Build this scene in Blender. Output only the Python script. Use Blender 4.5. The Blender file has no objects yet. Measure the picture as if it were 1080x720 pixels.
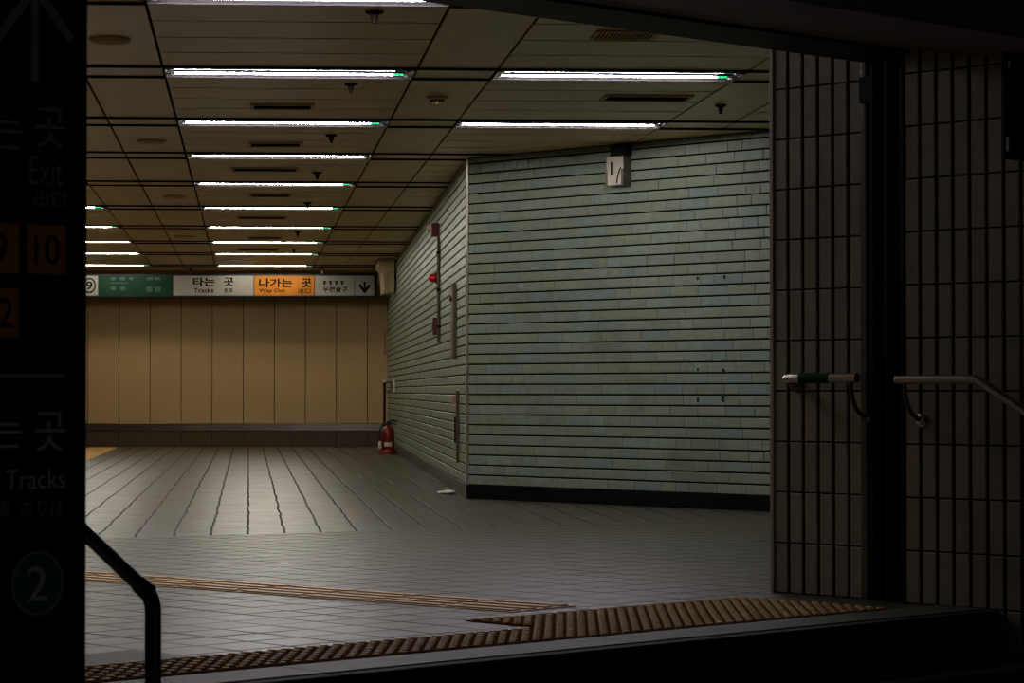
import bpy, bmesh, math, random
from mathutils import Vector, Matrix
random.seed(7)
SC = bpy.context.scene
COL = SC.collection

# ------------------------------------------------------------------ camera
F = 2750.0
EYE = 0.785
H = 2.485                      # concourse ceiling height
yaw = math.atan(278 / F)
pit = math.atan(52 / F)
cam_d = bpy.data.cameras.new('camera')
cam_d.sensor_width = 36.0
cam_d.lens = F / 1080 * 36.0
cam_d.clip_start = 0.05
cam_d.clip_end = 200
cam = bpy.data.objects.new('camera', cam_d)
COL.objects.link(cam)
cam.location = (0, 0, EYE)
cam.rotation_euler = (math.pi / 2 + pit, 0, -yaw)
cam_d.dof.use_dof = True
cam_d.dof.focus_distance = 17.0
cam_d.dof.aperture_fstop = 16.0
SC.camera = cam
fw = Vector((math.cos(pit) * math.sin(yaw), math.cos(pit) * math.cos(yaw), math.sin(pit)))
rt = Vector((math.cos(yaw), -math.sin(yaw), 0))
up = rt.cross(fw)
ORG = Vector((0, 0, EYE))

def ray(px, py):
    return fw + (px - 540) / F * rt + (360 - py) / F * up

def onz(px, py, z=0.0):                 # measured point on a horizontal plane
    d = ray(px, py)
    return ORG + d * ((z - EYE) / d.z)

def onplane(px, py, p0, n):             # measured point on a vertical plane
    d = ray(px, py)
    return ORG + d * ((Vector(p0) - ORG).dot(n) / d.dot(n))

def onY(px, py, Y):
    d_ = ray(px, py); return ORG + d_ * (Y / d_.y)

# stair axes: U along the step edges, V up the flight
UA = math.radians(52.0)
U = Vector((math.sin(UA), math.cos(UA), 0))
V = Vector((-math.cos(UA), math.sin(UA), 0))
ZA = Vector((0, 0, 1))

def uv(u, v, z=0.0):
    return U * u + V * v + ZA * z

def onu(px, py, u):
    return onplane(px, py, U * u, U)

# ------------------------------------------------------------------ materials
def lin(c):
    c = c / 255.0
    return c / 12.92 if c <= 0.04045 else ((c + 0.055) / 1.055) ** 2.4

def rgb(r, g, b):
    return (lin(r), lin(g), lin(b), 1.0)

class NT:
    def __init__(s, name):
        s.m = bpy.data.materials.new(name)
        s.m.use_nodes = True
        s.t = s.m.node_tree
        s.b = s.t.nodes['Principled BSDF']
    def n(s, typ, **kw):
        nd = s.t.nodes.new(typ)
        for k, v in kw.items():
            setattr(nd, k, v)
        return nd
    def l(s, a, b):
        s.t.links.new(a, b)
    def math(s, op, a, b=None, clamp=False):
        nd = s.n('ShaderNodeMath', operation=op, use_clamp=clamp)
        for i, x in enumerate((a, b)):
            if x is None: continue
            if isinstance(x, (int, float)): nd.inputs[i].default_value = x
            else: s.l(x, nd.inputs[i])
        return nd.outputs[0]
    def mix(s, fac, a, b, mode='MIX'):
        nd = s.n('ShaderNodeMix', data_type='RGBA', blend_type=mode)
        if isinstance(fac, (int, float)): nd.inputs[0].default_value = fac
        else: s.l(fac, nd.inputs[0])
        for i, x in ((6, a), (7, b)):
            if isinstance(x, tuple): nd.inputs[i].default_value = x
            else: s.l(x, nd.inputs[i])
        return nd.outputs[2]
    def noise(s, scale, detail=3.0, vec=None):
        nd = s.n('ShaderNodeTexNoise')
        nd.inputs['Scale'].default_value = scale
        nd.inputs['Detail'].default_value = detail
        if vec is not None: s.l(vec, nd.inputs['Vector'])
        return nd.outputs['Fac']
    def ramp(s, fac, lo, hi):
        nd = s.n('ShaderNodeMapRange', clamp=True)
        nd.inputs[1].default_value = lo
        nd.inputs[2].default_value = hi
        s.l(fac, nd.inputs[0])
        return nd.outputs[0]
    def objco(s):
        return s.n('ShaderNodeTexCoord').outputs['Object']

def plain(name, col, rough=0.5, metal=0.0, var=0.12, nscale=6.0, spec=0.5, bump=0.0):
    t = NT(name)
    co = t.objco()
    f = t.noise(nscale, 4.0, co)
    dark = tuple(c * (1 - var) for c in col[:3]) + (1.0,)
    lite = tuple(min(1, c * (1 + var)) for c in col[:3]) + (1.0,)
    t.l(t.mix(t.ramp(f, 0.3, 0.7), dark, lite), t.b.inputs['Base Color'])
    t.b.inputs['Roughness'].default_value = rough
    t.b.inputs['Metallic'].default_value = metal
    t.b.inputs['Specular IOR Level'].default_value = spec
    if bump:
        bp = t.n('ShaderNodeBump')
        bp.inputs['Strength'].default_value = bump
        bp.inputs['Distance'].default_value = 0.002
        t.l(t.noise(60.0, 3.0, co), bp.inputs['Height'])
        t.l(bp.outputs[0], t.b.inputs['Normal'])
    return t.m

def emis(name, col, strength):
    t = NT(name)
    t.b.inputs['Base Color'].default_value = col
    t.b.inputs['Emission Color'].default_value = col
    t.b.inputs['Emission Strength'].default_value = strength
    return t.m

def tinted(name, rough, spec, stain, stain_lo=0.58, stain_hi=0.75, stain_scale=1.3):
    """glazed tile: each tile's own glaze colour comes from the mesh, grime from noise"""
    t = NT(name)
    at = t.n('ShaderNodeVertexColor', layer_name='glaze')
    co = t.objco()
    g1 = t.ramp(t.noise(stain_scale, 6.0, co), stain_lo, stain_hi)
    g2 = t.ramp(t.noise(22.0, 4.0, co), 0.35, 0.75)
    c = t.mix(t.math('MULTIPLY', g1, 0.45), at.outputs[0], stain)
    c = t.mix(t.math('MULTIPLY', g2, 0.22), c, stain)
    t.l(c, t.b.inputs['Base Color'])
    t.l(t.math('ADD', t.math('MULTIPLY', g2, 0.25), rough), t.b.inputs['Roughness'])
    t.b.inputs['Specular IOR Level'].default_value = spec
    return t.m

M = {}
M['grout'] = plain('dark_grout', rgb(20, 20, 16), 0.95, spec=0.1)
M['green_tile'] = tinted('green_glazed_tile', 0.36, 0.4, rgb(92, 86, 66))
M['stair_tile'] = tinted('taupe_glazed_tile', 0.42, 0.3, rgb(120, 104, 90), 0.55, 0.8, 2.0)
M['stair_grout'] = plain('stair_grout', rgb(40, 34, 28), 0.95, spec=0.1)
M['black_base'] = plain('black_baseboard', rgb(9, 9, 9), 0.7, spec=0.12)
M['brown_base'] = plain('brown_baseboard', rgb(72, 68, 56), 0.5, spec=0.3)
M['panel'] = plain('cream_ceiling_panel', rgb(232, 200, 140), 0.34, var=0.06, nscale=1.2, spec=0.5)
M['panel_rail'] = plain('ceiling_rail', rgb(26, 17, 10), 0.7, spec=0.1)
M['void'] = plain('ceiling_void', rgb(12, 9, 6), 0.95, spec=0.0)
M['tray'] = plain('lamp_tray_white', rgb(62, 60, 60), 0.7, var=0.05, spec=0.04)
M['tube_near'] = emis('fluorescent_cool', (1.0, 0.92, 1.0, 1), 76.0)
M['tube_far'] = emis('fluorescent_warm', (1.0, 0.94, 0.80, 1), 72.0)
M['cap_green'] = emis('green_lamp_end', (0.02, 0.5, 0.16, 1), 1.6)
M['black_spine'] = plain('black_lamp_spine', rgb(8, 7, 12), 0.9, spec=0.0)
M['holder'] = plain('lamp_holder', rgb(180, 176, 160), 0.5)
M['beige'] = plain('beige_wall_panel', rgb(180, 146, 98), 0.5, var=0.06, nscale=0.9, spec=0.3)
M['beige_dark'] = plain('brown_skirting_panel', rgb(70, 52, 32), 0.5, spec=0.3)
M['band'] = plain('bumper_steel', rgb(118, 112, 102), 0.2, metal=1.0, var=0.3, nscale=1.6)
M['steel'] = plain('brushed_steel', rgb(205, 200, 190), 0.36, metal=1.0, var=0.15, nscale=3.0)
M['steel_dark'] = plain('worn_steel', rgb(120, 112, 104), 0.35, metal=1.0, var=0.2)
M['chrome'] = plain('polished_steel', rgb(215, 206, 200), 0.22, metal=1.0, var=0.05)
M['rail_dark'] = plain('dark_rail_steel', rgb(84, 72, 84), 0.25, metal=0.35, var=0.1, spec=0.6)
M['black'] = plain('black_paint', rgb(16, 15, 16), 0.55, spec=0.25)
M['sign_black'] = plain('black_sign_film', rgb(9, 8, 9), 0.7, spec=0.12)
M['black_metal'] = plain('black_metal', rgb(46, 44, 42), 0.35, metal=0.8)
M['dark_stair_ceil'] = plain('stair_ceiling_board', rgb(112, 96, 92), 0.8, spec=0.2)
M['tread'] = plain('grey_stone_tread', rgb(88, 98, 82), 0.6, var=0.14, nscale=9.0, spec=0.25)
M['riser'] = plain('dark_stone_riser', rgb(72, 60, 76), 0.6, spec=0.2)
M['nosing'] = plain('purple_nosing', rgb(58, 44, 58), 0.75, spec=0.1)
M['tactile'] = plain('ochre_tactile_tile', rgb(255, 216, 150), 0.6, var=0.14, nscale=8.0, spec=0.3)
M['tactile_worn'] = plain('pale_tactile_tile', rgb(222, 180, 112), 0.5, var=0.12, nscale=5.0, spec=0.3)
M['tactile_base'] = plain('tactile_base', rgb(112, 70, 40), 0.95, var=0.2, nscale=8.0, spec=0.0)
M['letter'] = plain('white_lettering', rgb(240, 234, 246), 0.7, spec=0.1)
M['letter_grey'] = plain('grey_lettering', rgb(190, 182, 192), 0.7, spec=0.1)
M['letter_black'] = plain('black_lettering', rgb(16, 14, 10), 0.7, spec=0.1)
M['orange_sq'] = plain('orange_square', rgb(250, 160, 70), 0.7, spec=0.1)
M['teal'] = plain('teal_disc', rgb(60, 130, 118), 0.7, spec=0.1)
M['sign_white'] = plain('sign_white_face', rgb(134, 128, 116), 0.3, spec=0.5, var=0.04)
M['sign_green'] = plain('sign_green_face', rgb(8, 50, 28), 0.45, spec=0.12)
M['sign_orange'] = plain('sign_orange_face', rgb(170, 104, 24), 0.4, spec=0.15)
M['faint'] = plain('faint_lettering', rgb(38, 62, 46), 0.6)
M['red'] = plain('red_enamel', rgb(120, 12, 20), 0.3, var=0.1)
M['red_dark'] = plain('dark_red_plastic', rgb(88, 22, 20), 0.45)
M['red_lamp'] = plain('red_lens', rgb(214, 18, 34), 0.2, var=0.05)
M['rubber'] = plain('black_rubber', rgb(18, 18, 18), 0.6)
M['white_box'] = plain('white_plastic', rgb(208, 200, 178), 0.4, var=0.1)
M['paper'] = plain('white_paper', rgb(235, 230, 220), 0.8, var=0.03)
M['wood'] = plain('brown_wood', rgb(92, 62, 40), 0.55, var=0.2)
M['grey_pipe'] = plain('grey_pipe', rgb(84, 72, 54), 0.45)
M['pink'] = plain('pink_plastic', rgb(178, 120, 104), 0.5)
M['rust'] = plain('rust', rgb(46, 36, 22), 0.9, var=0.3, nscale=40.0)
M['cream_box'] = plain('cream_duct_paint', rgb(178, 156, 116), 0.55)
M['orange_frame'] = plain('orange_frame', rgb(170, 92, 42), 0.5)
M['green_grip'] = plain('green_grip', rgb(8, 84, 48), 0.7, spec=0.1)
M['speaker_grille'] = plain('cream_speaker_cover', rgb(205, 176, 128), 0.6)
M['dark_brown'] = plain('dark_brown_fitting', rgb(30, 22, 16), 0.7, spec=0.1)

def floor_mat(name, ang, period_a, period_b, wa, wb, ka, kb, base_a, base_b, rough):
    """stone tiles; dark joints along both axes of a grid turned by ang"""
    t = NT(name)
    co = t.objco()
    mp = t.n('ShaderNodeMapping')
    mp.inputs['Rotation'].default_value = (0, 0, ang)
    t.l(co, mp.inputs['Vector'])
    wob = t.n('ShaderNodeTexNoise'); wob.inputs['Scale'].default_value = 1.4
    t.l(co, wob.inputs['Vector'])
    sep = t.n('ShaderNodeSeparateXYZ'); t.l(mp.outputs[0], sep.inputs[0])
    wv = t.math('MULTIPLY', t.math('SUBTRACT', wob.outputs['Fac'], 0.5), 0.03)
    def joint(ax, per, w):
        x = t.math('ADD', ax, wv)
        fr = t.math('FRACT', t.math('DIVIDE', x, per))
        d = t.math('MULTIPLY', t.math('ABSOLUTE', t.math('SUBTRACT', fr, 0.5)), per)
        lo = per / 2 - w
        return t.ramp(d, lo - 0.002, lo + 0.002)
    ja, jb = joint(sep.outputs[0], period_a, wa), joint(sep.outputs[1], period_b, wb)
    brk = t.ramp(t.noise(2.2, 2.0, co), 0.4, 0.6)
    ja = t.math('MULTIPLY', ja, t.math('ADD', t.math('MULTIPLY', brk, 1 - ka), ka))
    brk2 = t.ramp(t.noise(1.9, 2.0, mp.outputs[0]), 0.42, 0.62)
    jb = t.math('MULTIPLY', jb, t.math('ADD', t.math('MULTIPLY', brk2, 1 - kb), kb))
    if kb < 0.2: jb = t.math('MULTIPLY', jb, 0.55)
    j = t.math('MAXIMUM', ja, jb)
    # per tile tone
    fl = t.n('ShaderNodeVectorMath', operation='FLOOR')
    cmb = t.n('ShaderNodeCombineXYZ')
    t.l(t.math('DIVIDE', t.math('ADD', sep.outputs[0], wv), period_a), cmb.inputs[0])
    t.l(t.math('DIVIDE', t.math('ADD', sep.outputs[1], wv), period_b), cmb.inputs[1])
    off = t.n('ShaderNodeVectorMath', operation='ADD'); off.inputs[1].default_value = (0.0, 0.0, 0.0)
    t.l(cmb.outputs[0], off.inputs[0]); t.l(off.outputs[0], fl.inputs[0])
    wn = t.n('ShaderNodeTexWhiteNoise', noise_dimensions='2D'); t.l(fl.outputs[0], wn.inputs['Vector'])
    tone = t.math('ADD', t.math('MULTIPLY', wn.outputs['Value'], 0.6), t.math('MULTIPLY', t.noise(3.0, 5.0, co), 0.4))
    c = t.mix(tone, base_a, base_b)
    c = t.mix(t.math('MULTIPLY', t.ramp(t.noise(0.8, 4.0, co), 0.45, 0.7), 0.3), c, rgb(92, 84, 68))
    c = t.mix(j, c, rgb(16, 14, 12))
    t.l(c, t.b.inputs['Base Color'])
    rr = t.math('ADD', rough, t.math('MULTIPLY', t.noise(5.0, 3.0, co), 0.16))
    t.l(t.math('ADD', rr, t.math('MULTIPLY', j, 0.4), clamp=True), t.b.inputs['Roughness'])
    t.b.inputs['Specular IOR Level'].default_value = 0.3
    bp = t.n('ShaderNodeBump'); bp.inputs['Strength'].default_value = 0.45; bp.inputs['Distance'].default_value = 0.004
    h = t.math('SUBTRACT', t.math('MULTIPLY', wn.outputs['Value'], 0.25), j)
    t.l(h, bp.inputs['Height']); t.l(bp.outputs[0], t.b.inputs['Normal'])
    return t.m

M['floor_corridor'] = floor_mat('corridor_floor_tile', 0.0, 0.2025, 0.405, 0.007, 0.004, 0.75, 0.1,
                                rgb(70, 68, 58), rgb(84, 81, 68), 0.29)
M['floor_hall'] = floor_mat('hall_floor_tile', UA - math.pi / 2, 0.2025, 0.2025, 0.0085, 0.0085, 0.35, 0.4,
                            rgb(74, 76, 58), rgb(88, 87, 66), 0.35)

# ------------------------------------------------------------------ mesh helper
class MB:
    def __init__(s):
        s.v = []; s.f = []; s.c = []
    def face(s, pts, col=None):
        b = len(s.v)
        s.v += [tuple(p) for p in pts]
        s.f.append(tuple(range(b, b + len(pts)))); s.c.append(col)
    def box(s, o, ax, ay, az, col=None, bevel=0.0):
        """box from corner o along three edge vectors"""
        o, ax, ay, az = Vector(o), Vector(ax), Vector(ay), Vector(az)
        if ax.cross(ay).dot(az) < 0:
            o = o + ax; ax = -ax
        if bevel <= 0:
            b = len(s.v)
            for k in (0, 1):
                for p in (o, o + ax, o + ax + ay, o + ay):
                    s.v.append(tuple(p + az * k))
            for q in ((0, 3, 2, 1), (4, 5, 6, 7), (0, 1, 5, 4), (1, 2, 6, 5), (2, 3, 7, 6), (3, 0, 4, 7)):
                s.f.append(tuple(b + i for i in q)); s.c.append(col)
            return
        bm = bmesh.new()
        pts = [o, o + ax, o + ax + ay, o + ay]
        vs = [bm.verts.new(p + az * k) for k in (0, 1) for p in pts]
        for q in ((0, 3, 2, 1), (4, 5, 6, 7), (0, 1, 5, 4), (1, 2, 6, 5), (2, 3, 7, 6), (3, 0, 4, 7)):
            bm.faces.new([vs[i] for i in q])
        bmesh.ops.bevel(bm, geom=list(bm.edges), offset=bevel, segments=2, profile=0.5, affect='EDGES')
        s.addbm(bm, col)
    def cbox(s, c, sx, sy, sz, bevel=0.0, ax=Vector((1, 0, 0)), ay=Vector((0, 1, 0))):
        c = Vector(c)
        s.box(c - ax * sx / 2 - ay * sy / 2 - ZA * sz / 2, ax * sx, ay * sy, ZA * sz, bevel=bevel)
    def addbm(s, bm, col=None):
        b = len(s.v)
        bm.verts.index_update()
        for v in bm.verts: s.v.append(tuple(v.co))
        for f in bm.faces:
            s.f.append(tuple(b + v.index for v in f.verts)); s.c.append(col)
        bm.free()
    def tube(s, pts, r, n=12, cap=True, round_end=False):
        pts = [Vector(p) for p in pts]
        if isinstance(r, (int, float)): r = [r] * len(pts)
        rings = []
        ref = None
        for i, p in enumerate(pts):
            if i == 0: t = pts[1] - p
            elif i == len(pts) - 1: t = p - pts[-2]
            else: t = (pts[i + 1] - p).normalized() + (p - pts[i - 1]).normalized()
            t.normalize()
            if ref is None:
                ref = t.cross(ZA) if abs(t.z) < 0.9 else t.cross(Vector((1, 0, 0)))
            a = (ref - t * ref.dot(t)).normalized(); ref = a
            bb = t.cross(a)
            k = len(s.v)
            sc = 1.0
            if 0 < i < len(pts) - 1:
                d1 = (pts[i + 1] - p).normalized(); sc = 1.0 / max(0.5, d1.dot(t))
            for j in range(n):
                an = 2 * math.pi * j / n
                s.v.append(tuple(p + (a * math.cos(an) + bb * math.sin(an)) * r[i]))
            rings.append(k)
        for i in range(len(rings) - 1):
            for j in range(n):
                j2 = (j + 1) % n
                s.f.append((rings[i] + j, rings[i] + j2, rings[i + 1] + j2, rings[i + 1] + j)); s.c.append(None)
        if cap:
            s.f.append(tuple(rings[0] + j for j in reversed(range(n)))); s.c.append(None)
            s.f.append(tuple(rings[-1] + j for j in range(n))); s.c.append(None)
    def lathe(s, c, prof, n=24, axis=ZA, xdir=None):
        """prof = [(radius, height)...] about axis at c"""
        c = Vector(c); axis = Vector(axis).normalized()
        a = xdir or (axis.cross(Vector((1, 0, 0))) if abs(axis.x) < 0.9 else axis.cross(ZA))
        a = Vector(a).normalized(); b = axis.cross(a)
        rings = []
        for (r, h) in prof:
            k = len(s.v)
            for j in range(n):
                an = 2 * math.pi * j / n
                s.v.append(tuple(c + axis * h + (a * math.cos(an) + b * math.sin(an)) * max(r, 1e-5)))
            rings.append(k)
        for i in range(len(rings) - 1):
            for j in range(n):
                j2 = (j + 1) % n
                s.f.append((rings[i] + j, rings[i] + j2, rings[i + 1] + j2, rings[i + 1] + j)); s.c.append(None)
        s.f.append(tuple(rings[0] + j for j in reversed(range(n)))); s.c.append(None)
        s.f.append(tuple(rings[-1] + j for j in range(n))); s.c.append(None)
    def build(s, name, mat, parent=None, smooth=False, origin=None):
        me = bpy.data.meshes.new(name)
        org = Vector((0, 0, 0))
        if parent is not None: org = Vector(parent_world(parent))
        elif origin is not None: org = Vector(origin)
        me.from_pydata([tuple(Vector(p) - org) for p in s.v], [], s.f)
        mats = mat if isinstance(mat, (list, tuple)) else [mat]
        for m_ in mats: me.materials.append(m_)
        if any(c is not None for c in s.c):
            ca = me.color_attributes.new('glaze', 'FLOAT_COLOR', 'CORNER')
            k = 0
            for fi, f in enumerate(s.f):
                c = s.c[fi]
                for _ in f:
                    ca.data[k].color = c if isinstance(c, tuple) else (0, 0, 0, 1)
                    k += 1
        if len(mats) > 1:
            for fi, p in enumerate(me.polygons):
                p.material_index = 0 if isinstance(s.c[fi], tuple) else 1
        if smooth:
            for p in me.polygons: p.use_smooth = True
            try: me.set_sharp_from_angle(angle=math.radians(40))
            except Exception: pass
        me.validate(); me.update()
        o = bpy.data.objects.new(name, me)
        COL.objects.link(o)
        if parent is not None:
            o.parent = parent
        else:
            o.location = org
        return o

WORLD = {}
def parent_world(p):
    q = p
    loc = Vector((0, 0, 0))
    while q is not None:
        loc = loc + Vector(q.location); q = q.parent
    return loc

def tag(o, label, cat, group=None, kind=None):
    o['label'] = label; o['category'] = cat
    if group: o['group'] = group
    if kind: o['kind'] = kind
    return o

def thing(name, loc, label, cat, group=None):
    o = bpy.data.objects.new(name, None)
    o.empty_display_size = 0.1
    COL.objects.link(o); o.location = loc
    return tag(o, label, cat, group)

def struct(o, label, cat='structure'):
    o['kind'] = 'structure'; o['label'] = label; o['category'] = cat
    return o

def dup(root, loc, label):
    r = root.copy(); COL.objects.link(r); r.location = loc; r['label'] = label
    for ch in list(root.children):
        c = ch.copy(); COL.objects.link(c); c.parent = r
        for g in list(ch.children):
            d = g.copy(); COL.objects.link(d); d.parent = c
    return r

def text(name, s, mat, parent, origin, ex, ez, height, width=None, align='LEFT', bold=0.0, ext=0.0015):
    """lettering as a real thin mesh: origin = lower left of the text, height = cap height"""
    cu = bpy.data.curves.new(name, 'FONT')
    cu.body = s; cu.size = 1.0; cu.extrude = 0.0; cu.offset = bold; cu.resolution_u = 3
    tmp = bpy.data.objects.new('tmp', cu)
    COL.objects.link(tmp)
    dg = bpy.context.evaluated_depsgraph_get(); dg.update()
    me = bpy.data.meshes.new_from_object(tmp.evaluated_get(dg))
    bpy.data.objects.remove(tmp); bpy.data.curves.remove(cu)
    if not me.vertices: return None
    xs = [v.co.x for v in me.vertices]; ys = [v.co.y for v in me.vertices]
    x0, x1, y0, y1 = min(xs), max(xs), min(ys), max(ys)
    sy = height / (y1 - y0)
    sx = sy if width is None else width / (x1 - x0)
    w = (x1 - x0) * sx
    sh = {'LEFT': 0, 'CENTER': -w / 2, 'RIGHT': -w}[align]
    bm = bmesh.new(); bm.from_mesh(me)
    bpy.data.meshes.remove(me)
    nrm = Vector(ex).cross(Vector(ez)).normalized()
    r = bmesh.ops.extrude_face_region(bm, geom=list(bm.faces))
    for e in r['geom']:
        if isinstance(e, bmesh.types.BMVert): e.co.z = 1.0
    for v in bm.verts:
        a = (v.co.x - x0) * sx + sh; b = (v.co.y - y0) * sy
        v.co = Vector(origin) + Vector(ex) * a + Vector(ez) * b + nrm * (ext if v.co.z > 0.5 else 0.0002)
    bmesh.ops.recalc_face_normals(bm, faces=list(bm.faces))
    mb = MB(); mb.addbm(bm)
    return mb.build(name, mat, parent)

def jit(c, a):
    k = 1 + random.uniform(-a, a)
    return tuple(max(0, x * k) for x in c[:3]) + (1.0,)

def tile_wall(name, p0, d, n, length, z0, z1, cw, ch, gx, gz, depth, mats, pal, running=False, bev=0.003, z_of_row=None, back=0.12):
    """a wall of real glazed tiles on a dark bed. p0 base point, d along, n outward"""
    mb = MB()
    d = Vector(d); n = Vector(n); p0 = Vector(p0)
    # bed
    mb.box(p0 + ZA * z0 - n * back, d * length, n * (back - depth), ZA * (z1 - z0))
    rows = []
    k = 0
    z = z_of_row if z_of_row is not None else z0
    while z < z1 - 0.01:
        rows.append((max(z, z0), min(z + ch, z1))); z += ch
    for (za, zb) in rows:
        x = -random.uniform(0, cw) if running else 0.0
        while x < length - 0.004:
            w = cw * random.choice([1, 1, 0.5]) if running else cw
            a, b = max(0, x), min(x + w, length)
            x += w
            if b - a < 0.012: continue
            A, B = a + gx / 2, b - gx / 2
            C_, D_ = za + gz / 2, zb - gz / 2
            if B - A < 0.008 or D_ - C_ < 0.008: continue
            col = jit(random.choice(pal), 0.055)
            o = random.uniform(-0.0008, 0.0008)
            out = [p0 + d * q + ZA * w_ + n * (-depth) for q, w_ in ((A, C_), (B, C_), (B, D_), (A, D_))]
            mid = [p0 + d * q + ZA * w_ + n * (o - bev) for q, w_ in ((A, C_), (B, C_), (B, D_), (A, D_))]
            e = bev
            inn = [p0 + d * q + ZA * w_ + n * o for q, w_ in ((A + e, C_ + e), (B - e, C_ + e), (B - e, D_ - e), (A + e, D_ - e))]
            b0 = len(mb.v)
            mb.v += [tuple(p) for p in out + mid + inn]
            flip = d.cross(ZA).dot(n) < 0
            fs = [(8, 9, 10, 11)]
            for i in range(4):
                j = (i + 1) % 4
                fs.append((4 + i, 4 + j, 8 + j, 8 + i)); fs.append((i, j, 4 + j, 4 + i))
            for f in fs:
                f = tuple(b0 + i for i in f)
                mb.f.append(tuple(reversed(f)) if flip else f); mb.c.append(col)
    return mb.build(name, mats)

# ================================================================== SETTING
NOSE_V = 5.55
WALL_U = 7.725       # stair side wall
PIL_U = 7.78         # tiled wall end beyond the shutter guide
PIL_V0, PIL_V1 = 6.20, 6.645
corner = onz(492.5, 525.6)
fdir = Vector((math.sin(math.radians(141.5)), math.cos(math.radians(141.5)), 0))
fn = Vector((fdir.y, -fdir.x, 0))                    # towards the hall
if fn.dot(ORG - corner) < 0: fn = -fn
far_l = onz(95, 470.5); far_r = onz(400, 470.5)
wd = (far_r - far_l).normalized()
wn_ = Vector((wd.y, -wd.x, 0))
if wn_.y > 0: wn_ = -wn_
s_end = onz(420.5, 478.3)
sdir = (s_end - corner); sdir.z = 0; sdir.normalize()
sn = Vector((-sdir.y, sdir.x, 0))                    # towards the corridor (left)
# where the side wall meets the far wall
def meet(p, d, q, n): return p + d * ((q - p).dot(n) / d.dot(n))
far_corner = meet(corner, sdir, far_l, wn_)
S_LEN = (far_corner - corner).length

# floors -------------------------------------------------------------
bA = onz(130, 567); bB = onz(441, 558)
bd = (bB - bA).normalized()
def bx(x): return bA + bd * ((x - bA.x) / bd.x)
left_x = -6.7
mb = MB()
L0 = bx(left_x); R0 = meet(bA, bd, corner, Vector((fn.x, fn.y, 0)))
R0 = bA + bd * ((corner - bA).dot(sn) / bd.dot(sn)) if False else R0
fl_far_l = far_l + wd * ((left_x - far_l.x) / wd.x)
mb.face([L0, R0, corner, far_corner, fl_far_l])
o = mb.build('floor', M['floor_corridor'])
struct(o, 'grey stone corridor floor with dark long joints running to the beige wall', 'floor')
mb = MB()
fend = corner + fdir * 6.5
pA = uv(-1.6, NOSE_V + 0.02); pB = uv(WALL_U + 2.6, NOSE_V + 0.02)
mb.face([pA, pB, uv(WALL_U + 2.6, 9.0), fend, R0, L0, Vector((left_x, 9.0, 0))])
o = mb.build('floor', M['floor_hall'])
struct(o, 'grey green stone hall floor in front of the stairs, tiles laid diagonally', 'floor')

# walls --------------------------------------------------------------
GREEN = [rgb(134, 147, 123)] * 6 + [rgb(138, 151, 129), rgb(130, 149, 136), rgb(140, 148, 128), rgb(127, 148, 138), rgb(135, 152, 134)]
GB = 0.1
o = tile_wall('wall_right', corner + ZA * 0, fdir, fn, 6.2, GB, H, 0.25, 0.0731, 0.0028, 0.0105, 0.006,
              [M['green_tile'], M['grout']], GREEN, running=True)
struct(o, 'pale green tiled wall set diagonally to the right of the corridor', 'wall')
o = tile_wall('wall_side', corner, sdir, sn, S_LEN, GB, H, 0.25, 0.0731, 0.0028, 0.0105, 0.006,
              [M['green_tile'], M['grout']], GREEN, running=True)
struct(o, 'green tiled corridor wall running back from the corner to the extinguisher', 'wall')

mb = MB()
mb.box(corner - fn * 0.1, fdir * 6.2, fn * 0.104, ZA * GB, bevel=0.004)
struct(mb.build('baseboard_right', M['black_base']), 'black baseboard under the diagonal green tiled wall', 'baseboard')
mb = MB()
mb.box(corner - sn * 0.1 + sdir * 0.01, sdir * (S_LEN - 0.02), sn * 0.104, ZA * GB, bevel=0.004)
struct(mb.build('baseboard_side', M['brown_base']), 'brown stone baseboard under the green corridor wall', 'baseboard')
# metal corner trim where the two tiled walls meet
mb = MB()
mb.box(corner + ZA * GB - sn * 0.0, sn * 0.006, sdir * 0.07, ZA * (H - GB), bevel=0.0015)
mb.box(corner + ZA * GB, fdir * 0.018, fn * 0.006, ZA * (H - GB), bevel=0.0015)
struct(mb.build('trim_1', M['steel']), 'shiny metal corner strip between the two green tiled walls', 'corner trim')

# far beige panelled wall
mb = MB()
far0 = fl_far_l; FL = (far_corner - far0).length + 0.3
mb.box(far0 - wn_ * 0.2, wd * FL, wn_ * 0.185, ZA * H)
pw = 0.44
seam = onplane(256.5, 400, far_l, wn_); sx = (seam - far0).dot(wd)
x = sx - math.ceil(sx / pw) * pw
while x < FL:
    a, b = max(0, x), min(FL, x + pw)
    if b - a > 0.03:
        mb.box(far0 + wd * (a + 0.0045) - wn_ * 0.015 + ZA * 0.325, wd * (b - a - 0.009), wn_ * 0.015, ZA * (H - 0.325), col=(0, 0, 0, 1), bevel=0.003)
    x += pw
struct(mb.build('wall_far', [M['beige'], M['dark_brown']]), 'beige panelled wall closing the far end of the corridor', 'wall')
mb = MB(); x = sx - math.ceil(sx / pw) * pw
while x < FL:
    a, b = max(0, x), min(FL, x + pw)
    if b - a > 0.03:
        mb.box(far0 + wd * (a + 0.002) - wn_ * 0.02, wd * (b - a - 0.004), wn_ * 0.028, ZA * 0.218, bevel=0.002)
    x += pw
struct(mb.build('baseboard_far', M['beige_dark']), 'dark brown skirting panels at the foot of the beige wall', 'baseboard')
mb = MB()
mb.box(far0 - wn_ * 0.01 + ZA * 0.218, wd * FL, wn_ * 0.03, ZA * 0.107, bevel=0.006)
struct(mb.build('trim_2', M['band']), 'brushed metal bumper band along the foot of the beige wall', 'bumper rail')

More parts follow.
